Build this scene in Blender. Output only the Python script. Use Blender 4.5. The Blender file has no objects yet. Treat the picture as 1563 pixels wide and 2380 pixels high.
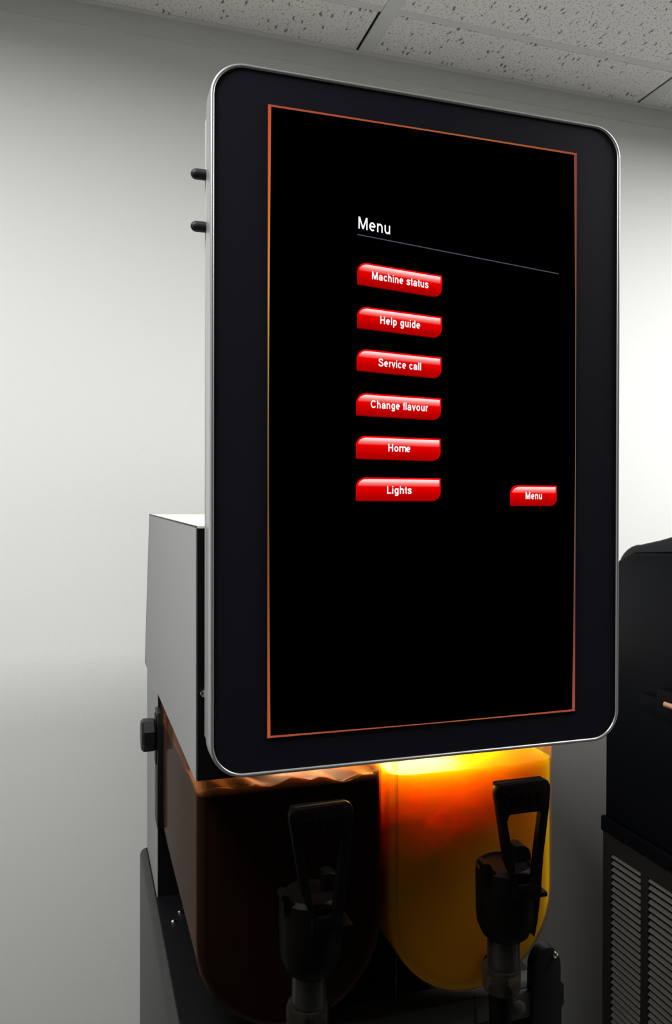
import bpy, bmesh, math, random
from math import sin, cos, pi, radians
from mathutils import Vector, Matrix

random.seed(7)
S = bpy.context.scene
COL = S.collection
EYE = 1.60            # camera height above the floor; z values below are relative to it unless noted

# ------------------------------------------------------------------ camera
FX = 1848.73
cam_d = bpy.data.cameras.new('camera')
cam = bpy.data.objects.new('camera', cam_d)
COL.objects.link(cam)
cam_d.sensor_fit = 'VERTICAL'
cam_d.sensor_height = 36.0
cam_d.lens = 36.0 * FX / 2380.0
cam_d.clip_start = 0.02
YAW, PITCH, ROLL = radians(17.736), radians(-0.335), radians(-0.104)
cam.matrix_world = (Matrix.Translation((0, 0, EYE)) @ Matrix.Rotation(-YAW, 4, 'Z')
                    @ Matrix.Rotation(pi / 2 + PITCH, 4, 'X') @ Matrix.Rotation(-ROLL, 4, 'Z'))
S.camera = cam

# ------------------------------------------------------------------ world, exposure
W = bpy.data.worlds.new('world')
S.world = W
W.use_nodes = True
W.node_tree.nodes['Background'].inputs[0].default_value = (0.6, 0.7, 0.8, 1)
W.node_tree.nodes['Background'].inputs[1].default_value = 0.05
S.view_settings.view_transform = 'Standard'
S.view_settings.look = 'None'
S.view_settings.gamma = 1.0
S.view_settings.use_curve_mapping = False
S.view_settings.exposure = 0.0
TROFFER = {'left': 20.5, 'right': 32.0}     # watts of the two ceiling lights
LIGHT_COL = (1.0, 0.995, 0.97)
SPREAD = radians(172)                       # their prismatic lens cuts the light near the ceiling
JUICE_LAMP = 330.0     # emission of the little lamp above the orange tank
COLA_LAMP = 34.0      # emission of the little lamp above the cola tank


# ------------------------------------------------------------------ materials
def mat(name, col, rough=0.5, metal=0.0, spec=0.5, emit=None, estr=1.0):
    m = bpy.data.materials.new(name)
    m.use_nodes = True
    b = m.node_tree.nodes['Principled BSDF']
    b.inputs['Base Color'].default_value = (*col, 1)
    b.inputs['Roughness'].default_value = rough
    b.inputs['Metallic'].default_value = metal
    b.inputs['Specular IOR Level'].default_value = spec
    if emit:
        b.inputs['Emission Color'].default_value = (*emit, 1)
        b.inputs['Emission Strength'].default_value = estr
    return m


def nd(m, kind, **kw):
    n = m.node_tree.nodes.new(kind)
    for k, v in kw.items():
        setattr(n, k, v)
    return n


def lk(m, a, b):
    m.node_tree.links.new(a, b)


def grain(m, scale, dist, strength=0.3, stretch=(1, 1, 1), detail=3.0, colvar=0.0):
    """fine relief (and a little colour unevenness) from object-space noise"""
    b = m.node_tree.nodes['Principled BSDF']
    tc = nd(m, 'ShaderNodeTexCoord')
    mp = nd(m, 'ShaderNodeMapping')
    mp.inputs['Scale'].default_value = stretch
    nz = nd(m, 'ShaderNodeTexNoise')
    nz.inputs['Scale'].default_value = scale
    nz.inputs['Detail'].default_value = detail
    bp = nd(m, 'ShaderNodeBump')
    bp.inputs['Strength'].default_value = strength
    bp.inputs['Distance'].default_value = dist
    lk(m, tc.outputs['Object'], mp.inputs[0])
    lk(m, mp.outputs[0], nz.inputs['Vector'])
    lk(m, nz.outputs['Fac'], bp.inputs['Height'])
    lk(m, bp.outputs[0], b.inputs['Normal'])
    if colvar:
        c = b.inputs['Base Color'].default_value[:3]
        r = nd(m, 'ShaderNodeValToRGB')
        r.color_ramp.elements[0].position = 0.3
        r.color_ramp.elements[1].position = 0.7
        r.color_ramp.elements[0].color = (*[x * (1 - colvar) for x in c], 1)
        r.color_ramp.elements[1].color = (*[min(1, x * (1 + colvar)) for x in c], 1)
        lk(m, nz.outputs['Fac'], r.inputs[0])
        lk(m, r.outputs[0], b.inputs['Base Color'])
    return m


def emission_ramp(name, attr, stops):
    """lit screen print: colour by a per-vertex coordinate"""
    m = bpy.data.materials.new(name)
    m.use_nodes = True
    nt = m.node_tree
    nt.nodes.clear()
    out = nd(m, 'ShaderNodeOutputMaterial')
    e = nd(m, 'ShaderNodeEmission')
    a = nd(m, 'ShaderNodeAttribute', attribute_name=attr)
    r = nd(m, 'ShaderNodeValToRGB')
    cr = r.color_ramp
    cr.elements[0].position, cr.elements[0].color = stops[0][0], (*stops[0][1], 1)
    cr.elements[1].position, cr.elements[1].color = stops[-1][0], (*stops[-1][1], 1)
    for p, c in stops[1:-1]:
        el = cr.elements.new(p)
        el.color = (*c, 1)
    lk(m, a.outputs['Fac'], r.inputs[0])
    lk(m, r.outputs[0], e.inputs[0])
    lk(m, e.outputs[0], out.inputs[0])
    return m


def fissured_tile():
    m = mat('ceiling tile', (0.66, 0.655, 0.63), 0.95, spec=0.1)
    b = m.node_tree.nodes['Principled BSDF']
    geo = nd(m, 'ShaderNodeNewGeometry')
    # wobble the coordinates, then stretched cells -> short crooked fissures, plus pin holes
    nz = nd(m, 'ShaderNodeTexNoise')
    nz.inputs['Scale'].default_value = 90
    nz.inputs['Detail'].default_value = 2
    lk(m, geo.outputs['Position'], nz.inputs['Vector'])
    sc = nd(m, 'ShaderNodeVectorMath', operation='SCALE')
    sc.inputs['Scale'].default_value = 0.012
    lk(m, nz.outputs['Color'], sc.inputs[0])
    ad = nd(m, 'ShaderNodeVectorMath', operation='ADD')
    lk(m, geo.outputs['Position'], ad.inputs[0])
    lk(m, sc.outputs[0], ad.inputs[1])
    mp = nd(m, 'ShaderNodeMapping')
    mp.inputs['Scale'].default_value = (105, 34, 1)
    mp.inputs['Rotation'].default_value = (0, 0, radians(-14))
    lk(m, ad.outputs[0], mp.inputs[0])
    vo = nd(m, 'ShaderNodeTexVoronoi', voronoi_dimensions='2D')
    vo.inputs['Scale'].default_value = 1.0
    lk(m, mp.outputs[0], vo.inputs['Vector'])
    sep = nd(m, 'ShaderNodeSeparateColor')
    lk(m, vo.outputs['Color'], sep.inputs[0])
    th = nd(m, 'ShaderNodeMath', operation='MULTIPLY_ADD')      # random size per cell
    th.inputs[1].default_value = 0.40
    th.inputs[2].default_value = -0.16
    lk(m, sep.outputs[0], th.inputs[0])
    su = nd(m, 'ShaderNodeMath', operation='SUBTRACT')
    lk(m, th.outputs[0], su.inputs[0])
    lk(m, vo.outputs['Distance'], su.inputs[1])
    ra = nd(m, 'ShaderNodeMapRange')
    ra.inputs['From Min'].default_value = -0.02
    ra.inputs['From Max'].default_value = 0.09
    lk(m, su.outputs[0], ra.inputs['Value'])
    vo2 = nd(m, 'ShaderNodeTexVoronoi', voronoi_dimensions='2D')
    vo2.inputs['Scale'].default_value = 120
    lk(m, geo.outputs['Position'], vo2.inputs['Vector'])
    ra2 = nd(m, 'ShaderNodeMapRange')
    ra2.inputs['From Min'].default_value = 0.16
    ra2.inputs['From Max'].default_value = 0.06
    ra2.inputs['To Max'].default_value = 0.55
    lk(m, vo2.outputs['Distance'], ra2.inputs['Value'])
    mx = nd(m, 'ShaderNodeMath', operation='MAXIMUM')
    lk(m, ra.outputs[0], mx.inputs[0])
    lk(m, ra2.outputs[0], mx.inputs[1])
    cm = nd(m, 'ShaderNodeMix', data_type='RGBA')
    cm.inputs[6].default_value = (0.84, 0.835, 0.81, 1)
    cm.inputs[7].default_value = (0.24, 0.235, 0.23, 1)  # shade inside the fissures and pin holes, put into the colour
    lk(m, mx.outputs[0], cm.inputs[0])
    lk(m, cm.outputs[2], b.inputs['Base Color'])
    inv = nd(m, 'ShaderNodeMath', operation='SUBTRACT')
    inv.inputs[0].default_value = 1.0
    lk(m, mx.outputs[0], inv.inputs[1])
    bp = nd(m, 'ShaderNodeBump')
    bp.inputs['Strength'].default_value = 0.7
    bp.inputs['Distance'].default_value = 0.003
    lk(m, inv.outputs[0], bp.inputs['Height'])
    lk(m, bp.outputs[0], b.inputs['Normal'])
    return m


def clear_plastic(name, tint, frost, frostcol, streak=True):
    """thin clear polycarbonate wall: see-through, a little frosted, glossy at grazing angles"""
    m = bpy.data.materials.new(name)
    m.use_nodes = True
    nt = m.node_tree
    nt.nodes.clear()
    out = nd(m, 'ShaderNodeOutputMaterial')
    tr = nd(m, 'ShaderNodeBsdfTransparent')
    tr.inputs[0].default_value = (*tint, 1)
    di = nd(m, 'ShaderNodeBsdfDiffuse')
    di.inputs[0].default_value = (*frostcol, 1)
    tl = nd(m, 'ShaderNodeBsdfTranslucent')
    tl.inputs[0].default_value = (*frostcol, 1)
    mdt = nd(m, 'ShaderNodeMixShader')
    mdt.inputs[0].default_value = 0.6
    lk(m, di.outputs[0], mdt.inputs[1])
    lk(m, tl.outputs[0], mdt.inputs[2])
    mf = nd(m, 'ShaderNodeMixShader')
    lk(m, tr.outputs[0], mf.inputs[1])
    lk(m, mdt.outputs[0], mf.inputs[2])
    tc = nd(m, 'ShaderNodeTexCoord')
    mp = nd(m, 'ShaderNodeMapping')
    mp.inputs['Scale'].default_value = (1, 1, 0.03)
    nz = nd(m, 'ShaderNodeTexNoise')
    nz.inputs['Scale'].default_value = 70
    nz.inputs['Detail'].default_value = 3
    lk(m, tc.outputs['Object'], mp.inputs[0])
    lk(m, mp.outputs[0], nz.inputs['Vector'])
    mr = nd(m, 'ShaderNodeMapRange')
    mr.inputs['From Min'].default_value = 0.35
    mr.inputs['From Max'].default_value = 0.7
    mr.inputs['To Min'].default_value = frost * 0.6
    mr.inputs['To Max'].default_value = frost * 1.4
    lk(m, nz.outputs['Fac'], mr.inputs['Value'])
    lk(m, mr.outputs[0], mf.inputs[0])
    gl = nd(m, 'ShaderNodeBsdfGlossy')
    gl.inputs['Roughness'].default_value = 0.12
    fr = nd(m, 'ShaderNodeLayerWeight')
    fr.inputs['Blend'].default_value = 0.12
    mg = nd(m, 'ShaderNodeMixShader')
    ml = nd(m, 'ShaderNodeMath', operation='MULTIPLY')
    ml.inputs[1].default_value = 0.35
    lk(m, fr.outputs['Fresnel'], ml.inputs[0])
    lk(m, ml.outputs[0], mg.inputs[0])
    lk(m, mf.outputs[0], mg.inputs[1])
    lk(m, gl.outputs[0], mg.inputs[2])
    lk(m, mg.outputs[0], out.inputs[0])
    return m


def liquid(name, col, radius, scale, rough=0.4, spec=0.2):
    m = mat(name, col, rough, spec=spec)
    b = m.node_tree.nodes['Principled BSDF']
    b.inputs['Subsurface Weight'].default_value = 1.0
    b.inputs['Subsurface Radius'].default_value = radius
    b.inputs['Subsurface Scale'].default_value = scale
    return m


M_WALL = grain(mat('wall paint', (0.80, 0.805, 0.795), 0.85, spec=0.2), 160, 0.0006, 0.35)
M_FLOOR = grain(mat('floor vinyl', (0.12, 0.117, 0.11), 0.5), 14, 0.001, 0.1, colvar=0.2)
M_DARKWALL = grain(mat('dark low-bounce wall', (0.05, 0.05, 0.05), 0.8, spec=0.2), 160, 0.0006, 0.35)  # for the unseen front wall, set dark to cut bounced light
M_PLENUM = mat('dark plenum', (0.03, 0.03, 0.03), 0.9, spec=0.0)
M_TILE = fissured_tile()
M_TEE = mat('painted tee', (0.72, 0.72, 0.71), 0.55, spec=0.3)
M_ANGLE = mat('painted wall angle', (0.74, 0.74, 0.72), 0.6, spec=0.3)
M_DIFF = mat('light diffuser', (0.9, 0.9, 0.9), 0.5, emit=(1.0, 0.985, 0.955), estr=3.0)

M_ALU = grain(mat('brushed aluminium', (0.50, 0.50, 0.50), 0.36, metal=0.8), 60, 0.0002, 0.2, (1, 1, 8))
M_BEZEL = mat('bezel glass', (0.0105, 0.0105, 0.016), 0.5, spec=0.05)
M_LCD = mat('dark screen', (0.0, 0.0, 0.0), 0.6, spec=0.0)
M_WHITE = mat('lit white lettering', (0, 0, 0), 1, spec=0, emit=(1, 1, 1), estr=1.0)
M_RULE = mat('lit grey rule', (0, 0, 0), 1, spec=0, emit=(0.075, 0.07, 0.095), estr=1.0)
M_BACKGREY = mat('grey display back', (0.28, 0.28, 0.28), 0.6)
M_SHEET = grain(mat('grey painted sheet', (0.27, 0.275, 0.275), 0.5, spec=0.3), 220, 0.0002, 0.2)
M_CREAM = mat('cream painted sheet', (0.74, 0.73, 0.66), 0.55, spec=0.3)
M_BLACK = mat('black plastic', (0.004, 0.004, 0.0045), 0.45, spec=0.2)
M_BLACKM = mat('matt black plate', (0.003, 0.003, 0.004), 0.6, spec=0.1)
M_PEG = mat('dark rubber peg', (0.012, 0.013, 0.017), 0.5, spec=0.2)
M_KNOB = mat('black knob plastic', (0.006, 0.006, 0.008), 0.4, spec=0.25)
M_BASE = grain(mat('charcoal moulded plastic', (0.022, 0.022, 0.021), 0.4, spec=0.25), 300, 0.0002, 0.2)
M_CHROME = mat('chrome', (0.9, 0.9, 0.9), 0.12, metal=1.0)
M_TAP = mat('black tap plastic', (0.0022, 0.0016, 0.0013), 0.45, spec=0.05)
M_STEEL = mat('dull steel tube', (0.035, 0.034, 0.033), 0.3, metal=0.8)
M_SHELL = clear_plastic('clear tank wall', (0.90, 0.87, 0.84), 0.012, (0.85, 0.55, 0.38))
M_SHELLSIDE = clear_plastic('frosted ribbed tank side', (0.85, 0.80, 0.76), 0.10, (0.75, 0.42, 0.26))
M_COLLAR = clear_plastic('clear smoky collar', (0.55, 0.50, 0.45), 0.30, (0.08, 0.07, 0.06))
M_JUICE = liquid('orange drink', (0.50, 0.205, 0.005), (1.0, 1.0, 0.12), 0.11, 0.45, 0.04)
M_COLA = liquid('cola drink', (0.016, 0.004, 0.001), (1.0, 0.25, 0.06), 0.006, 0.5, 0.04)
cb = M_COLA.node_tree.nodes['Principled BSDF']       # pale froth floats on the dark drink
gp = nd(M_COLA, 'ShaderNodeTexCoord')
gs = nd(M_COLA, 'ShaderNodeSeparateXYZ')
lk(M_COLA, gp.outputs['Generated'], gs.inputs[0])
cr_ = nd(M_COLA, 'ShaderNodeValToRGB')
cr_.color_ramp.elements[0].position = 0.955
cr_.color_ramp.elements[1].position = 0.985
cr_.color_ramp.elements[0].color = (0.012, 0.003, 0.0008, 1)
cr_.color_ramp.elements[1].color = (0.50, 0.20, 0.07, 1)
lk(M_COLA, gs.outputs['Z'], cr_.inputs[0])
lk(M_COLA, cr_.outputs[0], cb.inputs['Base Color'])
M_LAMPJ = mat('orange tank lamp', (1, 1, 1), 0.5, emit=(1.0, 0.66, 0.10), estr=JUICE_LAMP)
M_LAMPC = mat('cola tank lamp', (1, 1, 1), 0.5, emit=(1.0, 0.62, 0.34), estr=COLA_LAMP)
M_ICE = grain(mat('black textured shell', (0.0022, 0.0032, 0.0062), 0.45, spec=0.08), 260, 0.0003, 0.25)
M_LID = grain(mat('black lid', (0.006, 0.0065, 0.0075), 0.38, spec=0.25), 260, 0.0003, 0.2)
M_VENT = mat('brown grey vent sheet', (0.030, 0.027, 0.024), 0.55, spec=0.3)
M_SLAT = mat('grey vent slat', (0.34, 0.325, 0.30), 0.5, spec=0.2)
M_COPPER = mat('copper pin', (0.80, 0.42, 0.27), 0.18, metal=1.0)

BTN_EDGE = emission_ramp('button edge red', 'v', [(0.0, (0.16, 0, 0)), (0.12, (0.55, 0.0, 0.0)), (0.6, (0.8, 0, 0)), (1.0, (1.0, 0.0, 0.0))])
BTN_FACE = emission_ramp('button face red', 'v', [(0.0, (0.42, 0, 0)), (0.18, (0.44, 0, 0)), (0.65, (0.83, 0.0, 0.0)), (1.0, (0.95, 0.0, 0.0))])
BTN_SHINE = emission_ramp('button shine', 'v', [(0.62, (0.85, 0.0, 0.0)), (0.76, (0.93, 0.22, 0.20)), (0.88, (1.0, 0.72, 0.72)), (0.97, (1.0, 0.86, 0.86))])
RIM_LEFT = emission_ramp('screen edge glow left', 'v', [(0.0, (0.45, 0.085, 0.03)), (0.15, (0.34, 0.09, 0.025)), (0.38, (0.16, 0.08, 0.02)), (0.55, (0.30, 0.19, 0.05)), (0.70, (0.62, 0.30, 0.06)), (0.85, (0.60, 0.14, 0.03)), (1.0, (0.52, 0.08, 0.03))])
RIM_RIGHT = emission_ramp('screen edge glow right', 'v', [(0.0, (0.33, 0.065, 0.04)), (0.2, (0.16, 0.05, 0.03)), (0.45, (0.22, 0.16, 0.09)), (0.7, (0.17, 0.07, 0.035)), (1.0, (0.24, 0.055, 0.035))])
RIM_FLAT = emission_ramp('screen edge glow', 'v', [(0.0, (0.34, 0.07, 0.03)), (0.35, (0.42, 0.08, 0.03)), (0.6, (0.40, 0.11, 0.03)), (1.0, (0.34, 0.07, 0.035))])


# ------------------------------------------------------------------ mesh helpers
class MB:
    def __init__(s):
        s.bm = bmesh.new()
        s.mi = 0

    def poly(s, pts, mi=None):
        vs = [s.bm.verts.new(p) for p in pts]
        f = s.bm.faces.new(vs)
        f.material_index = s.mi if mi is None else mi
        return f

    def _merge(s, other):
        me = bpy.data.meshes.new('tmp')
        other.to_mesh(me)
        other.free()
        n0 = len(s.bm.faces)
        s.bm.from_mesh(me)
        bpy.data.meshes.remove(me)
        s.bm.faces.ensure_lookup_table()
        for f in s.bm.faces[n0:]:
            f.material_index = s.mi

    def box(s, x0, x1, y0, y1, z0, z1, bev=0.0, seg=2):
        b = bmesh.new()
        bmesh.ops.create_cube(b, size=1.0)
        for v in b.verts:
            v.co = Vector(((x0 + x1) / 2 + v.co.x * (x1 - x0), (y0 + y1) / 2 + v.co.y * (y1 - y0), (z0 + z1) / 2 + v.co.z * (z1 - z0)))
        if bev:
            bmesh.ops.bevel(b, geom=b.edges[:], offset=bev, segments=seg, profile=0.5, affect='EDGES')
        s._merge(b)
        return s

    def prism(s, pts, a, b, axis='x', bev=0.0, seg=2):
        """outline pts extruded from a to b along an axis; pts are the other two coordinates in x,y,z order"""
        def P(p, t):
            return {'x': (t, p[0], p[1]), 'y': (p[0], t, p[1]), 'z': (p[0], p[1], t)}[axis]
        q = bmesh.new()
        A = [q.verts.new(P(p, a)) for p in pts]
        B = [q.verts.new(P(p, b)) for p in pts]
        q.faces.new(A)
        q.faces.new(B[::-1])
        n = len(pts)
        for i in range(n):
            q.faces.new((A[i], B[i], B[(i + 1) % n], A[(i + 1) % n]))
        bmesh.ops.recalc_face_normals(q, faces=q.faces[:])
        if bev:
            es = [e for e in q.edges if (e.verts[0] in A) == (e.verts[1] in A)]
            bmesh.ops.bevel(q, geom=es, offset=bev, segments=seg, profile=0.5, affect='EDGES')
        s._merge(q)
        return s

    def lathe(s, prof, c, axis='z', n=32, a0=0.0, a1=2 * pi, caps=True):
        """prof = [(radius, height)] about an axis through c"""
        q = bmesh.new()
        full = abs(a1 - a0 - 2 * pi) < 1e-6
        m = n if full else n + 1
        rings = []
        for r, h in prof:
            ring = []
            for i in range(m):
                t = a0 + (a1 - a0) * i / n
                u, v = r * cos(t), r * sin(t)
                p = {'z': (u, v, h), 'y': (u, h, v), 'x': (h, u, v)}[axis]
                ring.append(q.verts.new(Vector(p) + Vector(c)))
            rings.append(ring)
        for A, B in zip(rings, rings[1:]):
            for i in range(m if full else m - 1):
                j = (i + 1) % m
                q.faces.new((A[i], A[j], B[j], B[i]))
        if caps:
            q.faces.new(rings[0][::-1])
            q.faces.new(rings[-1])
        bmesh.ops.remove_doubles(q, verts=q.verts[:], dist=1e-7)
        bmesh.ops.recalc_face_normals(q, faces=q.faces[:])
        s._merge(q)
        return s

    def tube(s, p0, p1, r, n=16):
        p0, p1 = Vector(p0), Vector(p1)
        d = (p1 - p0)
        q = bmesh.new()
        R = d.to_track_quat('Z', 'Y').to_matrix()
        A = [q.verts.new(p0 + R @ Vector((r * cos(2 * pi * i / n), r * sin(2 * pi * i / n), 0))) for i in range(n)]
        B = [q.verts.new(p1 + R @ Vector((r * cos(2 * pi * i / n), r * sin(2 * pi * i / n), 0))) for i in range(n)]
        q.faces.new(A[::-1])
        q.faces.new(B)
        for i in range(n):
            j = (i + 1) % n
            q.faces.new((A[i], A[j], B[j], B[i]))
        s._merge(q)
        return s

    def loft(s, rings, cap0=True, cap1=True, closed=True):
        q = bmesh.new()
        R = [[q.verts.new(p) for p in r] for r in rings]
        n = len(R[0])
        for A, B in zip(R, R[1:]):
            for i in range(n if closed else n - 1):
                j = (i + 1) % n
                q.faces.new((A[i], A[j], B[j], B[i]))
        if cap0:
            q.faces.new(R[0][::-1])
        if cap1:
            q.faces.new(R[-1])
        bmesh.ops.recalc_face_normals(q, faces=q.faces[:])
        s._merge(q)
        return s


ORG = {}


def empty(name, loc, label, cat):
    """a thing: an Empty at its base (loc in floor coordinates)"""
    o = bpy.data.objects.new(name, None)
    COL.objects.link(o)
    o.location = loc
    o.empty_display_size = 0.1
    ORG[o.name] = Vector(loc)
    o['label'] = label
    o['category'] = cat
    return o


def obj(name, mb, mats, parent=None, smooth=35, label=None, kind=None, attr=None):
    bm = mb.bm
    for v in bm.verts:
        v.co.z += EYE
    cs = [v.co for v in bm.verts]
    lo = Vector([min(c[i] for c in cs) for i in range(3)])
    hi = Vector([max(c[i] for c in cs) for i in range(3)])
    o0 = (lo + hi) / 2
    if attr:                                   # per-vertex print coordinate
        vals = [attr(v.co.x, v.co.z - EYE) for v in bm.verts]
    for v in bm.verts:
        v.co -= o0
    me = bpy.data.meshes.new(name)
    bm.to_mesh(me)
    bm.free()
    if attr:
        a = me.attributes.new('v', 'FLOAT', 'POINT')
        a.data.foreach_set('value', vals)
    for m in (mats if isinstance(mats, (list, tuple)) else [mats]):
        me.materials.append(m)
    if smooth:
        for p in me.polygons:
            p.use_smooth = True
        me.set_sharp_from_angle(angle=radians(smooth))
    o = bpy.data.objects.new(name, me)
    COL.objects.link(o)
    ORG[o.name] = o0
    if parent is not None:
        o.parent = parent
        o.location = o0 - ORG[parent.name]
    else:
        o.location = o0
    if label:
        o['label'] = label
    if kind:
        o['kind'] = kind
    return o


def clone(o, parent, off):
    c = o.copy()
    COL.objects.link(c)
    c.parent = parent
    c.location = o.location + Vector(off)
    ORG[c.name] = ORG[o.name] + Vector(off)
    return c


def rrect(x0, x1, z0, z1, r, n=12):
    pts = []
    for cx, cz, a in ((x1 - r, z1 - r, 0), (x0 + r, z1 - r, 90), (x0 + r, z0 + r, 180), (x1 - r, z0 + r, 270)):
        for i in range(n + 1):
            t = radians(a + 90 * i / n)
            pts.append((cx + r * cos(t), cz + r * sin(t)))
    return pts


# ================================================================== the room
YW, ZC = 1.425, 0.858                  # back wall plane, ceiling height above the eye
TEE0, PITCH_T = 0.508, 0.63            # a main tee, grid spacing
XL, XR = TEE0 - 4 * PITCH_T, TEE0 + 4 * PITCH_T
YF = 1.287 - 6 * PITCH_T
t = 0.08
ztop = ZC + 0.14
obj('floor', MB().box(XL - t, XR + t, YF - t, YW + t, -EYE - 0.05, -EYE), M_FLOOR, kind='structure', smooth=0)
obj('wall_back', MB().box(XL - t, XR + t, YW, YW + t, -EYE, ztop), M_WALL, kind='structure', smooth=0)
obj('wall_left', MB().box(XL - t, XL, YF, YW, -EYE, ztop), M_WALL, kind='structure', smooth=0)
obj('wall_right', MB().box(XR, XR + t, YF, YW, -EYE, ztop), M_WALL, kind='structure', smooth=0)
obj('wall_front', MB().box(XL - t, XR + t, YF - t, YF, -EYE, ztop), M_DARKWALL, kind='structure', smooth=0)
ceil = obj('ceiling', MB().box(XL - t, XR + t, YF - t, YW + t, ztop, ztop + 0.06), M_PLENUM, kind='structure', smooth=0)
# wall angle moulding under the edge tiles
ang = MB().box(XL, XR, YW - 0.0016, YW, ZC - 0.038, ZC, 0.0006, 1)
ang.box(XL, XR, YW - 0.012, YW - 0.0016, ZC - 0.0016, ZC)
obj('trim_1', ang, M_ANGLE, kind='structure', smooth=0)
# main tees (away from the wall) and cross tees (along it)
TW = 0.0262
tee = None
for k in range(-3, 4):
    x = TEE0 + k * PITCH_T
    if tee is None:
        mb = MB().box(x - TW / 2, x + TW / 2, YF, YW - 0.002, ZC - 0.001, ZC + 0.0025, 0.0006, 1)
        mb.box(x - 0.001, x + 0.001, YF, YW - 0.002, ZC + 0.002, ZC + 0.04)
        tee = obj('ceiling_tee', mb, M_TEE, ceil, smooth=0)
        first_x = x
    else:
        clone(tee, ceil, (x - first_x, 0, 0))
rows = [1.287 - k * PITCH_T for k in range(7)]
ct = None
CW = 0.016
for ix in range(8):
    xa = XL + ix * PITCH_T
    for iy, y in enumerate(rows[:-1]):
        if ct is None:
            mb = MB().box(xa + TW / 2, xa + PITCH_T - TW / 2, y - CW / 2, y + CW / 2, ZC + 0.0005, ZC + 0.004, 0.0012, 2)
            ct = obj('cross_tee', mb, M_TEE, ceil, smooth=0)
            c0 = (xa, y)
        else:
            clone(ct, ceil, (xa - c0[0], y - c0[1], 0))
# tiles: cut edge row against the wall, full tiles behind
full = edge = None
for ix in range(8):
    xa = XL + ix * PITCH_T
    for iy in range(7):
        y1 = YW - 0.001 if iy == 0 else rows[iy - 1] - CW / 2
        y0 = rows[iy] + CW / 2 if iy < 7 and iy < len(rows) else YF
        if iy == 0:
            if edge is None:      # the cut edge tiles leave an open slit along the tee on their right
                mb = MB().box(xa + TW / 2, xa + PITCH_T - TW / 2 - 0.0045, y0, y1, ZC, ZC + 0.016, 0.0012, 1)
                edge = obj('ceiling_tile', mb, M_TILE, ceil, smooth=0)
                e0 = xa
            else:
                clone(edge, ceil, (xa - e0, 0, 0))
        else:
            y1 = rows[iy - 1] - CW / 2
            y0 = rows[iy] + CW / 2
            if (ix, iy) in {(2, 2), (5, 2)}:      # the lights take the rear half of these cells, a cut tile the rest
                obj('ceiling_tile', MB().box(xa + TW / 2, xa + PITCH_T - TW / 2, y0, 0.312, ZC, ZC + 0.016, 0.0012, 1), M_TILE, ceil, smooth=0)
                continue
            if full is None:
                mb = MB().box(xa + TW / 2, xa + PITCH_T - TW / 2, y0, y1, ZC, ZC + 0.016, 0.0012, 1)
                full = obj('ceiling_tile', mb, M_TILE, ceil, smooth=0)
                f0 = (xa, y0)
            else:
                clone(full, ceil, (xa - f0[0], y0 - f0[1], 0))
# two recessed half-cell lights in the grid, left and right of the machines
for ix, where in ((2, 'left'), (5, 'right')):
    lx0, lx1 = XL + ix * PITCH_T + TW / 2, XL + (ix + 1) * PITCH_T - TW / 2
    ly0, ly1 = 0.315, rows[1] - CW / 2
    lt = empty('ceiling_light', ((lx0 + lx1) / 2, (ly0 + ly1) / 2, EYE + ZC), 'recessed rectangular ceiling light above and to the %s of the touchscreen' % where, 'light')
    mb = MB()
    mb.box(lx0, lx0 + 0.012, ly0, ly1, ZC + 0.001, ZC + 0.07)
    mb.box(lx1 - 0.012, lx1, ly0, ly1, ZC + 0.001, ZC + 0.07)
    mb.box(lx0, lx1, ly0, ly0 + 0.012, ZC + 0.001, ZC + 0.07)
    mb.box(lx0, lx1, ly1 - 0.012, ly1, ZC + 0.001, ZC + 0.07)
    mb.box(lx0, lx1, ly0, ly1, ZC + 0.07, ZC + 0.075)
    obj('light_housing', mb, M_TEE, lt, smooth=0)
    obj('light_diffuser', MB().box(lx0 + 0.012, lx1 - 0.012, ly0 + 0.012, ly1 - 0.012, ZC + 0.006, ZC + 0.010), M_DIFF, lt, smooth=0)
    ld = bpy.data.lights.new('tube_light', 'AREA')
    ld.shape = 'RECTANGLE'
    ld.size, ld.size_y = 0.56, 0.29
    ld.energy = TROFFER[where]
    ld.color = LIGHT_COL
    ld.spread = SPREAD
    lo_ = bpy.data.objects.new('tube_light', ld)
    COL.objects.link(lo_)
    lo_.parent = lt
    lo_.location = (0, 0, 0.003)

# ================================================================== the drink dispenser
disp = empty('drink_dispenser', (0.30, 0.95, 0.0), 'tall two-tank chilled drink dispenser with a portrait touchscreen showing a red button menu', 'drink dispenser')

# ---- touchscreen ---------------------------------------------------------
DX0, DX1, DZ0, DZ1, DY = 0.1005, 0.5003, -0.2262, 0.3690, 0.655
RIM = 0.0034
screen = obj('touchscreen', MB().prism(rrect(DX0 + 0.002, DX1 - 0.002, DZ0 + 0.002, DZ1 - 0.002, 0.0275), DY + 0.0012, DY + 0.020, 'y'),
             M_BEZEL, disp, label='black glass bezel of the portrait touchscreen')
prof = [(RIM, 0.0030), (RIM, 0.0004), (RIM - 0.0008, -0.0003), (0.0012, -0.0003), (0.0003, 0.0007), (0, 0.0022), (0, 0.0215), (0.0008, 0.0225), (RIM, 0.0225), (RIM, 0.0190)]
rings = []
N = 14
for off, dy in prof:
    rings.append([(x, DY + dy, z) for x, z in rrect(DX0 + off, DX1 - off, DZ0 + off, DZ1 - off, 0.0295 - off, N)])
mb = MB()
q = bmesh.new()
VR = [[q.verts.new(p) for p in r] for r in rings]
n = len(VR[0])
for k in range(len(VR)):
    A, B = VR[k], VR[(k + 1) % len(VR)]
    for i in range(n):
        q.faces.new((A[i], A[(i + 1) % n], B[(i + 1) % n], B[i]))
bmesh.ops.recalc_face_normals(q, faces=q.faces[:])
mb._merge(q)
obj('aluminium_frame', mb, M_ALU, screen, smooth=50, label='thin silver aluminium frame with rounded corners')
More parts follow.
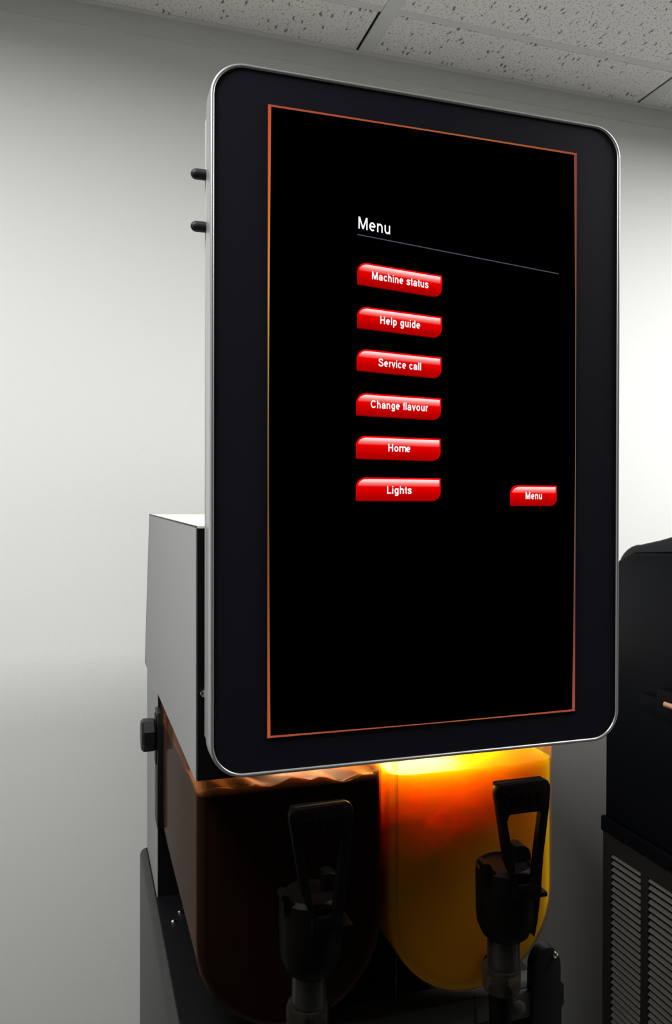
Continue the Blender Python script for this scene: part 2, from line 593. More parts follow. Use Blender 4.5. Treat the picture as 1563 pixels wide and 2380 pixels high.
obj('display_back', MB().box(DX0 + 0.0003, DX1 - 0.0003, DY + 0.0225, 0.6895, -0.20, 0.333, 0.003), M_BACKGREY, screen, label='grey rear casing of the screen')
mb = MB()
mb.lathe([(0.0045, 0), (0.0045, -0.0085), (0.0040, -0.0105), (0.0026, -0.0122), (0.0004, -0.0130)], (DX0 + 0.0006, 0.683, 0.2836), 'x', 16)
peg = obj('support_peg', mb, M_PEG, screen, label='dark round peg')
clone(peg, screen, (0, 0, -0.0445))

# lit picture
SX0, SX1, SZ0, SZ1 = 0.1490, 0.4505, -0.1948, 0.3384
obj('screen_panel', MB().box(SX0, SX1, DY + 0.0004, DY + 0.0030, SZ0, SZ1), M_LCD, screen, smooth=0, label='black lit screen area')
YR = DY + 0.0002


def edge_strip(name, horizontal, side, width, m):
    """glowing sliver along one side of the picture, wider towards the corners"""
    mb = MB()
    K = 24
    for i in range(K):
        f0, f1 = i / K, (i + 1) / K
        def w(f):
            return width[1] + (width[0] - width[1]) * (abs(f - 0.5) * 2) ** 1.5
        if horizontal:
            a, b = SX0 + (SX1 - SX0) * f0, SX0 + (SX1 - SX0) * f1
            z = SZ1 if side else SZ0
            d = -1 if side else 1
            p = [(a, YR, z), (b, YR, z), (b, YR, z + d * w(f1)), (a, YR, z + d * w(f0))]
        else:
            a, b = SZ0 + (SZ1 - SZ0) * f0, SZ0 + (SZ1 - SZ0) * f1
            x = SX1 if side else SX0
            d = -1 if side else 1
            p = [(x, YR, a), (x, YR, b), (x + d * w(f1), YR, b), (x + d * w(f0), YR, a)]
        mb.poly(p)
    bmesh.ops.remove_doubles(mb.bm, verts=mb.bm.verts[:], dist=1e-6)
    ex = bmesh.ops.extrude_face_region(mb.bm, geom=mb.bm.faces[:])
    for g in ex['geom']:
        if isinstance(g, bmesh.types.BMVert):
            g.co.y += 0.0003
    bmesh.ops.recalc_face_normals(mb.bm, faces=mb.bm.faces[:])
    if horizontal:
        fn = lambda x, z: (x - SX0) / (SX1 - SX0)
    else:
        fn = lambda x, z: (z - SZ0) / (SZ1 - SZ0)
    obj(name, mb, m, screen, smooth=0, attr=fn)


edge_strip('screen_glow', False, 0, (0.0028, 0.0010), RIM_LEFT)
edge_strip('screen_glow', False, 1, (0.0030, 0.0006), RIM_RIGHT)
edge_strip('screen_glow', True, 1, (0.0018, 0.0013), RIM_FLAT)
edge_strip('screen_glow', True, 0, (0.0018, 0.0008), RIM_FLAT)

YP = DY + 0.0002
# a plain grotesque alphabet drawn from strokes (units: 1000 to the em), for the printed and raised words
XH, CAP = 519.0, 716.0


def arc(cx, cy, rx, ry, a0, a1, n=14):
    return [(cx + rx * cos(radians(a0 + (a1 - a0) * k / n)), cy + ry * sin(radians(a0 + (a1 - a0) * k / n))) for k in range(n + 1)]


def spline(P, n=6):
    out = []
    Q = [P[0]] + P + [P[-1]]
    for k in range(1, len(Q) - 2):
        p0, p1, p2, p3 = Q[k - 1:k + 3]
        for m in range(n):
            u = m / n
            out.append(tuple(0.5 * (2 * p1[c] + (p2[c] - p0[c]) * u + (2 * p0[c] - 5 * p1[c] + 4 * p2[c] - p3[c]) * u * u + (3 * p1[c] - p0[c] - 3 * p2[c] + p3[c]) * u ** 3) for c in (0, 1)))
    return out + [P[-1]]


def glyph(ch, s):
    """strokes of a letter (centre lines) and its advance; s = half the stroke width"""
    L, R = 62 + s, 490 - s
    m, ry = XH / 2, XH / 2 + 10 - s
    ox, orx = 278, 236 - s
    bowl_x, brx = 272, 226 - s
    if ch == 'o':
        return [arc(ox, m, orx, ry, 0, 360, 28)], 556
    if ch == 'c':
        return [arc(265, m, orx - 4, ry, 38, 322, 24)], 500
    if ch == 'e':
        return [[(ox - orx, m + 6), (ox + orx, m + 6)], arc(ox, m, orx, ry, 1, 308, 26)], 556
    if ch in 'nhmru':
        R = 490 - s
        if ch == 'h':
            return [[(L, 0), (L, CAP)], [(L, XH - 210)] + arc((L + R) / 2, XH + 10 - s - 165, (R - L) / 2, 165, 180, 0) + [(R, 0)]], 556
        if ch == 'n':
            return [[(L, 0), (L, XH)], [(L, XH - 210)] + arc((L + R) / 2, XH + 10 - s - 165, (R - L) / 2, 165, 180, 0) + [(R, 0)]], 556
        if ch == 'u':
            return [[(R, 0), (R, XH)], [(R, 210)] + arc((L + R) / 2, s - 10 + 165, (R - L) / 2, 165, 360, 180) + [(L, XH)]], 556
        if ch == 'r':
            return [[(L, 0), (L, XH)], [(L, XH - 230)] + arc(L + 175, XH + 6 - s - 190, 175, 190, 180, 82)], 333
        M1, M2 = 62 + s + 355 - s * 0.2, 62 + s + 710 - s * 0.4
        h1 = [(L, XH - 200)] + arc((L + M1) / 2, XH + 10 - s - 150, (M1 - L) / 2, 150, 180, 0) + [(M1, 0)]
        h2 = [(M1, XH - 200)] + arc((M1 + M2) / 2, XH + 10 - s - 150, (M2 - M1) / 2, 150, 180, 0) + [(M2, 0)]
        return [[(L, 0), (L, XH)], h1, h2], 833
    if ch == 'a':
        R, b = 494 - s, 110
        return [[(52 + s, XH - 165)] + arc((48 + s + R) / 2, XH + 10 - s - 140, (R - 48 - s) / 2, 140, 165, 0) + [(R, 0)],
                [(R, 278), (310, 264)] + arc(205, b + s - 14, 165 - s, b, 90, 270) + [(310, s), (R, 160)]], 556
    if ch == 's':
        return [spline([(412, 388), (355, 452), (250, XH + 10 - s), (145, 448), (104, 378), (150, 316), (250, 280), (355, 238), (400, 152), (355, 72), (250, s - 10), (135, 68), (78, 150)])], 500
    if ch == 't':
        return [[(150, 660), (150, 130)] + arc(235, 100 + s * 0.3, 85, 100 - s * 0.5, 180, 275, 8), [(20, XH - s), (255, XH - s)]], 278
    if ch == 'f':
        return [[(150, 0), (150, 590)] + arc(240, 600, 90, CAP + 10 - s - 600, 180, 84, 8), [(20, XH - s), (270, XH - s)]], 278
    if ch == 'i':
        return [[(111, 0), (111, XH)], [(111, CAP - 1.9 * s), (111, CAP)]], 222
    if ch == 'l':
        return [[(111, 0), (111, CAP)]], 222
    if ch == 'd':
        return [[(R, 0), (R, CAP)], arc(bowl_x, m, R - bowl_x, ry, 0, 360, 28)], 556
    if ch == 'p':
        return [[(L, -205), (L, XH)], arc(L + (R - bowl_x), m, R - bowl_x, ry, 0, 360, 28)], 556
    if ch == 'g':
        return [[(R, XH), (R, -20)] + arc(bowl_x, -30, R - bowl_x, 180 - s, 0, -160, 14), arc(bowl_x, m, R - bowl_x, ry, 0, 360, 28)], 556
    if ch == 'v':
        return [[(20 + s * 0.9, XH), (250, s * 0.5), (480 - s * 0.9, XH)]], 500
    if ch == 'C':
        return [arc(372, CAP / 2, 325 - s, CAP / 2 + 10 - s, 40, 322, 28)], 722
    if ch == 'S':
        return [spline([(545, 520), (485, 625), (340, CAP + 10 - s), (185, 640), (125, 530), (185, 440), (335, 378), (500, 312), (560, 195), (490, 80), (335, s - 10), (155, 85), (92, 215)])], 667
    if ch == 'H':
        return [[(80 + s, 0), (80 + s, CAP)], [(640 - s, 0), (640 - s, CAP)], [(80, 375), (640, 375)]], 722
    if ch == 'L':
        return [[(75 + s, CAP), (75 + s, 0)], [(75, s), (520, s)]], 556
    if ch == 'M':
        return [[(74 + s, 0), (74 + s, CAP)], [(758 - s, 0), (758 - s, CAP)], [(90 + s, CAP), (416, 30)], [(416, 30), (742 - s, CAP)]], 833
    if ch == 'P':
        return [[(78 + s, 0), (78 + s, CAP)], [(78, CAP - s), (400, CAP - s)] + arc(400, (CAP - s + 305) / 2, 220 - s, (CAP - s - 305) / 2, 90, -90) + [(78, 305)]], 667
    if ch == 'U':
        return [[(80 + s, CAP), (80 + s, 270)] + arc(361, 270, 281 - s, 280 - s, 180, 360) + [(642 - s, CAP)]], 722
    return [], 278


def lettering(name, body, x0, x1, zbase, cap, slope, bold, m, parent, y, depth=0.0002, label=None):
    """words fitted between x0 and x1 on a base line of given slope, each stroke a thin raised ribbon; bold = half stroke"""
    bm = bmesh.new()
    pen = 0.0
    lo, hi = 1e9, -1e9
    ribbons = []
    for ch in body:
        st, adv = glyph(ch, bold)
        for P in st:
            Lf, Rt = [], []
            n = len(P)
            closed = abs(P[0][0] - P[-1][0]) + abs(P[0][1] - P[-1][1]) < 1e-6
            for k in range(n):
                a = P[k - 1] if k else (P[-2] if closed else P[0])
                b = P[k + 1] if k < n - 1 else (P[1] if closed else P[-1])
                d1 = Vector((P[k][0] - a[0], P[k][1] - a[1]))
                d2 = Vector((b[0] - P[k][0], b[1] - P[k][1]))
                d1 = d1.normalized() if d1.length > 1e-6 else d2.normalized()
                d2 = d2.normalized() if d2.length > 1e-6 else d1
                t_ = (d1 + d2).normalized()
                w = bold / max(0.45, t_.dot(d1))
                nv = Vector((-t_.y, t_.x)) * w
                Lf.append((pen + P[k][0] + nv.x, P[k][1] + nv.y))
                Rt.append((pen + P[k][0] - nv.x, P[k][1] - nv.y))
            ribbons.append((Lf, Rt))
            for p in Lf + Rt:
                lo, hi = min(lo, p[0]), max(hi, p[0])
        pen += adv + 18
    sx, sz = (x1 - x0) / (hi - lo), cap / CAP
    for i_, (Lf, Rt) in enumerate(ribbons):
        def V(p, yy):
            X = x0 + (p[0] - lo) * sx
            return bm.verts.new((X, yy, zbase + p[1] * sz + slope * (X - x0)))
        yy = y + 0.00001 * (i_ % 7)
        A = [V(p, yy) for p in Lf]
        B = [V(p, yy) for p in Rt]
        C = [V(p, yy + depth) for p in Lf]
        D = [V(p, yy + depth) for p in Rt]
        for k in range(len(A) - 1):
            bm.faces.new((A[k], A[k + 1], B[k + 1], B[k]))
            bm.faces.new((A[k], C[k], C[k + 1], A[k + 1]))
            bm.faces.new((B[k], B[k + 1], D[k + 1], D[k]))
            bm.faces.new((C[k], D[k], D[k + 1], C[k + 1]))
        bm.faces.new((A[0], B[0], D[0], C[0]))
        bm.faces.new((A[-1], C[-1], D[-1], B[-1]))
    bmesh.ops.recalc_face_normals(bm, faces=bm.faces[:])
    mb = MB()
    mb.bm.free()
    mb.bm = bm
    return obj(name, mb, m, parent, smooth=0, label=label)


def menu_button(x0, x1, zbl, ztr, slope, words, tx0, tx1, tz):
    """one red button: bright outline, graded face, white shine; its words are a sub-part of their own"""
    w = x1 - x0
    h = ztr - zbl - slope * w
    def outline(i, r1, r2, ztop=None, zlow=0.0):
        a = []
        x_0, x_1, z_0, z_1 = i, w - i, i * 0.7 + zlow, (h - i if ztop is None else ztop)
        K = 8
        a.append((x_0, z_0))
        if r2:
            for k in range(K + 1):
                tt = radians(-90 + 90 * k / K)
                a.append((x_1 - r2 + r2 * cos(tt), z_0 + r2 * 0.92 + r2 * 0.92 * sin(tt)))
        else:
            a.append((x_1, z_0))
        a.append((x_1, z_1))
        for k in range(K + 1):
            tt = radians(90 + 90 * k / K)
            a.append((x_0 + r1 + r1 * cos(tt), z_1 - r1 * 0.9 + r1 * 0.9 * sin(tt)))
        return a
    mb = MB()
    R = min(0.0095, w * 0.16)
    def sh(p):
        return (x0 + p[0], zbl + p[1] + slope * p[0])
    mb.mi = 0
    mb.prism([sh(p) for p in outline(0, R, R)], YP - 0.0002, YP + 0.0001, 'y')
    mb.mi = 1
    mb.prism([sh(p) for p in outline(0.0011, R * 0.9, R * 0.9)], YP - 0.0003, YP - 0.0001, 'y')
    mb.mi = 2
    hs = h * 0.33
    r = min(0.0060, hs * 1.0)
    i = 0.0015
    sp = [(0.0030, h - i - hs), (w - i, h - i - hs), (w - i, h - i)]
    for k in range(9):
        tt = radians(90 + 78 * k / 8)
        sp.append((i + 0.0085 + 0.0085 * cos(tt), h - i - hs * 1.0 + hs * sin(tt)))
    mb.prism([sh(p) for p in sp], YP - 0.0004, YP - 0.00025, 'y')
    fn = lambda x, z: (z - zbl - slope * (x - x0)) / h
    b = obj('menu_button', mb, [BTN_EDGE, BTN_FACE, BTN_SHINE], screen, smooth=0, attr=fn, label='glossy red on-screen button reading ' + words if words != 'Menu' else 'small glossy red on-screen button reading Menu')
    lettering('button_lettering', words, tx0, tx1, tz, 0.0068, slope, 63.0, M_WHITE, screen, YP - 0.0007, label='white words ' + words)


menu_button(0.2286, 0.3094, 0.1938, 0.2089, -0.065, 'Machine status', 0.2421, 0.2959, 0.1998)
menu_button(0.2286, 0.3094, 0.1560, 0.1717, -0.049, 'Help guide', 0.2499, 0.2881, 0.1614)
menu_button(0.2283, 0.3092, 0.1189, 0.1353, -0.040, 'Service call', 0.2483, 0.2890, 0.1241)
menu_button(0.2280, 0.3089, 0.0799, 0.0984, -0.021, 'Change flavour', 0.2412, 0.2958, 0.0872)
menu_button(0.2277, 0.3086, 0.0421, 0.0620, -0.008, 'Home', 0.2578, 0.2788, 0.0494)
menu_button(0.2277, 0.3087, 0.0054, 0.0263, 0.0000, 'Lights', 0.2567, 0.2801, 0.0121)
menu_button(0.3798, 0.4295, 0.0014, 0.0209, 0.0000, 'Menu', 0.3957, 0.4132, 0.0080)
lettering('heading_lettering', 'Menu', 0.2296, 0.2592, 0.2428, 0.0104, -0.070, 50.0, M_WHITE, screen, YP - 0.0003, label='white heading Menu')
mb = MB().prism([(0.2285, 0.2372), (0.4310, 0.2213), (0.4310, 0.2221), (0.2285, 0.2380)], YP - 0.0002, YP + 0.0001, 'y')
obj('heading_rule', mb, M_RULE, screen, smooth=0, label='thin grey rule under the heading')

# ---- head housing --------------------------------------------------------
HX0, HX1, HY = 0.0942, 0.4800, 0.6900
side = [(HY + 0.004, -0.0170), (1.190, -0.0110), (1.2745, -0.2440), (1.198, -0.2450), (HY + 0.004, -0.2385)]
core = [(HY, -0.0185), (1.188, -0.0125), (1.2715, -0.2425), (HY, -0.2370)]
obj('head_core', MB().prism(core, HX0 + 0.0012, HX1 - 0.0012, 'x'), M_BLACKM, disp, smooth=0, label='black inner casing behind the screen')
sp0 = obj('side_panel', MB().prism(side, HX0, HX0 + 0.0012, 'x', 0.0004, 1), M_SHEET, disp, smooth=0, label='grey painted side panel with slanted rear edge')
clone(sp0, disp, (HX1 - HX0 - 0.0012, 0, 0))
obj('top_panel', MB().prism([(HY + 0.002, -0.0185), (1.189, -0.0125), (1.190, -0.0105), (HY + 0.002, -0.0165)], HX0 + 0.0016, HX1 - 0.0016, 'x'), M_CREAM, disp, smooth=0, label='cream top panel')
tr = MB()
for (ya, za), (yb, zb_) in ((side[0], side[1]), (side[1], side[2])):
    dv = Vector((yb - ya, zb_ - za)).normalized() * 0.0022
    nv = Vector((-dv.y, dv.x)).normalized() * 0.0007
    tr.prism([(ya + nv.x, za + nv.y), (yb + nv.x, zb_ + nv.y), (yb - nv.x, zb_ - nv.y), (ya - nv.x, za - nv.y)], HX0 - 0.0002, HX0 + 0.0010, 'x')
obj('edge_seam', tr, M_BLACK, disp, smooth=0, label='dark worn seam along the edge of the grey side panel')
mb = MB().lathe([(0.0030, 0.0), (0.0034, -0.0015), (0.0030, -0.0035), (0.0016, -0.0042)], (0.1003, HY, -0.1608), 'y', 14)
obj('screw', mb, M_CHROME, disp, label='shiny chrome screw')

# ---- rear column and base ------------------------------------------------
obj('column_core', MB().box(0.0956, 0.4786, 1.0660, 1.2300, -0.515, -0.243), M_BLACKM, disp, smooth=0, label='black upright behind the tanks')
cs0 = obj('column_panel', MB().box(0.0942, 0.0956, 1.0650, 1.2320, -0.515, -0.2447, 0.0003, 1), M_SHEET, disp, smooth=0, label='grey side panel of the rear upright')
clone(cs0, disp, (0.3844, 0, 0))
# bracket and knob on the left of the upright
mb = MB()
mb.box(0.0915, 0.1020, 1.030, 1.0660, -0.410, -0.262, 0.002)
mb.box(0.0900, 0.0915, 1.038, 1.060, -0.330, -0.268, 0.0007)
obj('bracket', mb, M_BLACK, disp, label='black bracket beside the cola tank')
mb = MB()
oct_ = [(0.021 * cos(radians(22.5 + 45 * k)), 0.021 * sin(radians(22.5 + 45 * k))) for k in range(8)]
kx, ky, kz = 0.0755, 1.050, -0.294
mb.loft([[(kx - 0.0030, ky + a * 0.86, kz + b * 0.86) for a, b in oct_], [(kx, ky + a, kz + b) for a, b in oct_],
         [(kx + 0.0125, ky + a, kz + b) for a, b in oct_], [(kx + 0.0145, ky + a * 0.90, kz + b * 0.90) for a, b in oct_]])
mb.lathe([(0.0085, 0.0130), (0.0075, 0.0170)], (kx, ky, kz), 'x', 14)
obj('knob', mb, M_KNOB, disp, smooth=20, label='black octagonal thumb knob')
mb = MB()
bx0, bx1, by0, by1 = 0.0836, 0.4850, 0.738, 1.238
mb.box(bx0, bx1, by0 + 0.015, by1, -EYE, -0.5150, 0.010, 4)
mb.box(bx0 + 0.004, bx1 - 0.004, by0, by0 + 0.030, -0.536, -0.5085, 0.002, 2)
obj('base_top_shade', MB().box(bx0 + 0.009, bx1 - 0.009, by0 + 0.024, by1 - 0.010, -0.5160, -0.5135, 0.001, 1), M_BLACKM, disp, label='black sheet on the base top, shade under the head put into colour')  # black sheet added for the shade the head throws on the base
base = obj('base_cabinet', mb, M_BASE, disp, label='charcoal base cabinet')
obj('stud', MB().lathe([(0.004, 0), (0.0036, 0.0025), (0.001, 0.004)], (0.1191, 1.015, -0.5136), 'z', 12), M_CHROME, disp, label='small bright stud')
st = [o for o in COL.objects if o.name == 'stud'][0]
clone(st, disp, (-0.0105, -0.0215, 0))
obj('ledge_rib', MB().box(0.3050, 0.3072, by0 - 0.0012, by0 + 0.004, -0.536, -0.5075, 0.0005, 1), M_STEEL, base)
lr = [o for o in COL.objects if o.name == 'ledge_rib'][0]
clone(lr, base, (0.0836, 0, 0))
obj('divider_rod', MB().tube((0.3060, 0.752, -0.5085), (0.3060, 0.752, -0.425), 0.0011, 10), M_STEEL, disp, label='thin upright rod between the tanks')

# ---- tanks ---------------------------------------------------------------
TY0, TY1, TZ0, TZC = 0.722, 1.064, -0.2385, -0.4000


def trough(xc, R, zt, zc, n=20, k=1.02):
    """U outline, open or closed at the top, from top left down and round to top right"""
    pts = [(xc - R, zt)]
    for i in range(n + 1):
        a = pi + pi * i / n
        pts.append((xc + R * cos(a), zc + k * R * sin(a)))
    pts.append((xc + R, zt))
    return pts


def tank_rings(xc, R, zt, zc, y0, y1, rc):
    """outlines from the front (rounded edge) to the back"""
    out = []
    for i in range(6):
        a = radians(90 * i / 5)
        ins = rc * (1 - sin(a))
        out.append((y0 + rc * (1 - cos(a)) * 0.6, ins))
    out.append((y1, 0.0))
    return [[(x, y, z) for x, z in trough(xc, R - i, zt, zc)] for y, i in out]


def make_tank(xc, R, name, liquid_name, m_liq, m_lamp, label, liq_label, level, wobble, lamp_x):
    mb = MB()
    ring = tank_rings(xc, R, TZ0, TZC, TY0, TY1, 0.016)
    mb.loft(ring, True, True, False)
    mb.bm.normal_update()
    for f in mb.bm.faces:
        f.material_index = 1 if abs(f.normal.x) > 0.8 or abs(f.normal.y) > 0.9 and f.calc_center_median().y > 1.0 else 0
    tk = obj('tank', mb, [M_SHELL, M_SHELLSIDE], disp, label=label, smooth=40)
    # the drink: a closed body a little inside the wall with its own top surface
    g = 0.0015
    rr = tank_rings(xc, R - g, level, TZC, TY0 + g, TY1 - g, 0.016)
    q = bmesh.new()
    V = [[q.verts.new(p) for p in r] for r in rr]
    n = len(V[0])
    for A, B in zip(V, V[1:]):
        for i in range(n - 1):
            q.faces.new((A[i], A[i + 1], B[i + 1], B[i]))
    # front and back walls
    top_front = [V[0][0]]
    nx, ny = 28, 16
    grid = []
    ys = [r[0].co.y for r in V[:-1]] + [TY0 + 0.03 + (TY1 - g - TY0 - 0.03) * k / ny for k in range(ny + 1)]
    # long side strip: split last ring pair so the top surface can be gridded
    q.free()
    q = bmesh.new()
    profs = []
    base_prof = tank_rings(xc, R - g, level, TZC, TY0 + g, TY1 - g, 0.016)
    for r in base_prof[:-1]:
        profs.append(r)
    for k in range(1, ny + 1):
        y = base_prof[-2][0][1] + (TY1 - g - base_prof[-2][0][1]) * k / ny
        profs.append([(x, y, z) for x, _, z in base_prof[-1]])
    rows_ = []
    for pr in profs:
        y = pr[0][1]
        xl, xr = pr[0][0], pr[-1][0]
        row = [q.verts.new(p) for p in pr]
        tops = []
        for i in range(1, nx):
            x = xr + (xl - xr) * i / nx
            tops.append(q.verts.new((x, y, level)))
        rows_.append(row + tops)
    for row in rows_:
        for v in [row[0]] + row[len(profs[0]) - 1:]:
            if wobble:
                u = (v.co.x - xc) * 62
                w = v.co.y * 58
                v.co.z -= (v.co.y - TY0) * 0.06
                v.co.z += wobble * (sin(u * 1.3 + 0.6) * 0.55 + sin(u * 2.9 + w * 0.8) * 0.45 + sin(w * 1.1 + u * 0.6) * 0.4 + random.uniform(-0.25, 0.25))
            else:
                d = (abs(v.co.x - xc) / R) ** 6
                v.co.z += 0.002 * d
    m_ = len(rows_[0])
    for A, B in zip(rows_, rows_[1:]):
        for i in range(m_):
            j = (i + 1) % m_
            q.faces.new((A[i], A[j], B[j], B[i]))
    q.faces.new(rows_[0])
    q.faces.new(rows_[-1][::-1])
    bmesh.ops.triangulate(q, faces=[f for f in q.faces if len(f.verts) > 4])
    bmesh.ops.recalc_face_normals(q, faces=q.faces[:])
    lm = MB()
    lm._merge(q)
    obj(liquid_name, lm, m_liq, tk, smooth=50, label=liq_label)
    # lamp under the head
    obj('tank_lamp', MB().box(lamp_x[0], lamp_x[1], 0.79, 0.85, -0.2445, -0.2405), m_lamp, tk, smooth=0, label='warm lamp strip under the head')
    # moulded rib up the inner front edge
    rib = []
    for (xa, za), (xb, zb_) in zip(trough(xc, R - 0.0075, TZ0 - 0.001, TZC), trough(xc, R - 0.0060, TZ0 - 0.001, TZC)):
        rib.append([(xa, TY0 - 0.0006, za), (xb, TY0 - 0.0006, zb_), (xb, TY0 + 0.012, zb_), (xa, TY0 + 0.012, za)])
    obj('tank_rib', MB().loft(rib), M_SHELL, tk, smooth=50)
    return tk


make_tank(0.1900, 0.0910, 'tank', 'cola_drink', M_COLA, M_LAMPC, 'clear tank of dark cola slush on the left', 'almost black cola with a lumpy slush top', -0.2585, 0.0036, (0.185, 0.265))
make_tank(0.3805, 0.0930, 'tank', 'orange_drink', M_JUICE, M_LAMPJ, 'clear tank of glowing orange drink on the right', 'glowing orange drink', -0.2640, 0.0, (0.300, 0.395))

# ---- taps ----------------------------------------------------------------


def make_tap(cx, which):
    dx = cx - 0.3715
    def X(v):
        return v + dx
    mb = MB()
    # cylinder body, slightly cut and rounded below
    prof = [(0.006, -0.3955), (0.0155, -0.3950), (0.0215, -0.3900), (0.0258, -0.3800), (0.0268, -0.3700), (0.0272, -0.3370), (0.0268, -0.3290), (0.0225, -0.3262), (0.0212, -0.3285), (0.0050, -0.3290)]
    mb.lathe(prof, (cx, 0.648, 0), 'z', 36)
    mb.box(cx + 0.012, cx + 0.0305, 0.625, 0.655, -0.3520, -0.3475, 0.001)      # rim step on the right
    mb.prism([(cx + 0.0215, -0.352), (cx + 0.0290, -0.352), (cx + 0.0255, -0.378), (cx + 0.0225, -0.392), (cx + 0.0205, -0.378)], 0.634, 0.650, 'y')
    tap = obj('tap', mb, M_TAP, disp, label='black pull tap on the front of the %s tank' % which)
    # two hooked ears at the top
    mb = MB()
    e = [(X(0.3440), -0.336), (X(0.3440), -0.3245), (X(0.3415), -0.3215), (X(0.3418), -0.3180), (X(0.3450), -0.3170), (X(0.3482), -0.3190), (X(0.3500), -0.3235), (X(0.3550), -0.3275), (X(0.3550), -0.336)]
    mb.prism(e, 0.632, 0.646, 'y', 0.0006, 1)
    obj('tap_ear', mb, M_TAP, tap)
    mb = MB()
    e = [(X(0.3835), -0.336), (X(0.3835), -0.3140), (X(0.3870), -0.3125), (X(0.3920), -0.3135), (X(0.3970), -0.3175), (X(0.3990), -0.3230), (X(0.3990), -0.336)]
    mb.prism(e, 0.648, 0.662, 'y', 0.0006, 1)
    obj('tap_ear', mb, M_TAP, tap)
    # pull handle: plate with two arms tapering into the body
    y0, y1 = 0.6165, 0.6245
    outer = [(X(0.3648), -0.3360), (X(0.3545), -0.3100), (X(0.3478), -0.2700), (X(0.3448), -0.2520), (X(0.3446), -0.2480), (X(0.3462), -0.2445), (X(0.3495), -0.2432),
             (X(0.3930), -0.2420), (X(0.3968), -0.2436), (X(0.3987), -0.2475), (X(0.3990), -0.2520), (X(0.3978), -0.2700), (X(0.3925), -0.3100), (X(0.3905), -0.3360)]
    inner = [(X(0.3640), -0.3300), (X(0.3625), -0.3100), (X(0.3555), -0.2740), (X(0.3558), -0.2700), (X(0.3580), -0.2685), (X(0.3870), -0.2680), (X(0.3895), -0.2690), (X(0.3897), -0.2725),
             (X(0.3845), -0.3100), (X(0.3830), -0.3300)]
    q = bmesh.new()
    Z = len
    fr, bk = [], []
    def ringverts(pts, y):
        return [q.verts.new((x, y, z)) for x, z in pts]
    # plate
    mbh = MB()
    plate = [p for p in outer[2:12]]
    mbh.prism(plate[::-1], y0, y1, 'y', 0.0009, 2)
    # left arm, right arm
    mbh.prism([outer[2], (X(0.3565), -0.2680), inner[2], inner[1], (X(0.3668), -0.3360), outer[0], outer[1]], y0 + 0.0005, y1 - 0.0002, 'y', 0.0006, 1)
    mbh.prism([outer[11], outer[12], outer[13], (X(0.3815), -0.3360), inner[8], inner[7], (X(0.3890), -0.2680)], y0 + 0.0005, y1 - 0.0002, 'y', 0.0006, 1)
    q.free()
    # little fillets in the window corners
    mbh.prism([(X(0.3560), -0.2690), (X(0.3620), -0.2690), (X(0.3585), -0.2700), (X(0.3570), -0.2720), (X(0.3560), -0.2755)], y0 + 0.0006, y1 - 0.0004, 'y')
    # hinge block joining the arms to the body
    mbh.box(X(0.3640), X(0.3910), y0 + 0.0005, 0.634, -0.3480, -0.3335, 0.0015)
    # back rib of the grip: gives the plate its deep top edge
    mbh.box(X(0.3475), X(0.3960), y1 - 0.0005, y1 + 0.0045, -0.2470, -0.2428, 0.0008, 1)
    h = obj('pull_handle', mbh, M_TAP, tap, label='black pull handle with open trapezoid window')
    lettering('handle_lettering', 'PULL', X(0.3542), X(0.3945), -0.2625, 0.0108, 0.0, 50.0, M_TAP, tap, y0 - 0.0012, 0.0014, label='raised word PULL')
    # spout, collar and outlet
    mb = MB()
    mb.lathe([(0.0148, -0.4250), (0.0148, -0.3940)], (X(0.3700), 0.648, 0), 'z', 28)
    obj('spout_tube', mb, M_STEEL, tap, label='dull metal spout tube')
    mb = MB()
    mb.lathe([(0.0120, -0.4445), (0.0172, -0.4410), (0.0178, -0.4240), (0.0165, -0.4205), (0.0152, -0.4205)], (X(0.3680), 0.648, 0), 'z', 28)
    obj('collar', mb, M_COLLAR, tap, label='smoky clear collar')
    mb = MB()
    mb.lathe([(0.0095, -0.560), (0.0100, -0.470), (0.0112, -0.4445), (0.0060, -0.4440)], (X(0.3670), 0.648, 0), 'z', 24)
    mb.lathe([(0.0075, -0.520), (0.0085, -0.455), (0.0050, -0.450)], (X(0.3960), 0.700, 0), 'z', 18)
    mb.tube((X(0.3700), 0.650, -0.4480), (X(0.3980), TY0 + 0.001, -0.4620), 0.0070, 20)
    obj('outlet', mb, M_TAP, tap)
    return tap


make_tap(0.1855, 'cola')
make_tap(0.3715, 'orange')

# ---- right hand tank latch ----------------------------------------------
mb = MB()
arc = [(0.4512, -0.600), (0.4512, -0.5000)]
for k in range(10):
    a = radians(168 - 168 * k / 9)
    arc.append((0.4680 + 0.0168 * cos(a), -0.4870 + 0.0235 * sin(a)))
arc += [(0.4848, -0.5035), (0.4885, -0.5065), (0.4887, -0.5275), (0.4858, -0.5305), (0.4858, -0.600)]
mb.prism(arc[::-1], 0.728, 0.7415, 'y', 0.0012, 2)
lat = obj('tank_latch', mb, M_BLACK, disp, label='black latch with rounded top beside the orange tank')
obj('latch_screw', MB().lathe([(0.0034, 0), (0.003, -0.0022), (0.001, -0.0034)], (0.4768, 0.728, -0.4725), 'y', 14), M_CHROME, lat)
mb = MB()
mb.box(0.4180, 0.4512, 0.731, 0.7385, -0.5360, -0.5085, 0.0015)
mb.lathe([(0.008, 0), (0.008, -0.003), (0.0055, -0.0045)], (0.4345, 0.731, -0.523), 'y', 18)
obj('latch_plate', mb, M_BASE, lat)

# ================================================================== the ice machine on the right
ice = empty('ice_machine', (1.25, 0.97, 0.0), 'black domed ice machine on a louvred dark grey cabinet, at the right edge', 'ice machine')
IX, IX1, IYB, IYF = 0.9600, 1.50, 1.3030, 0.640
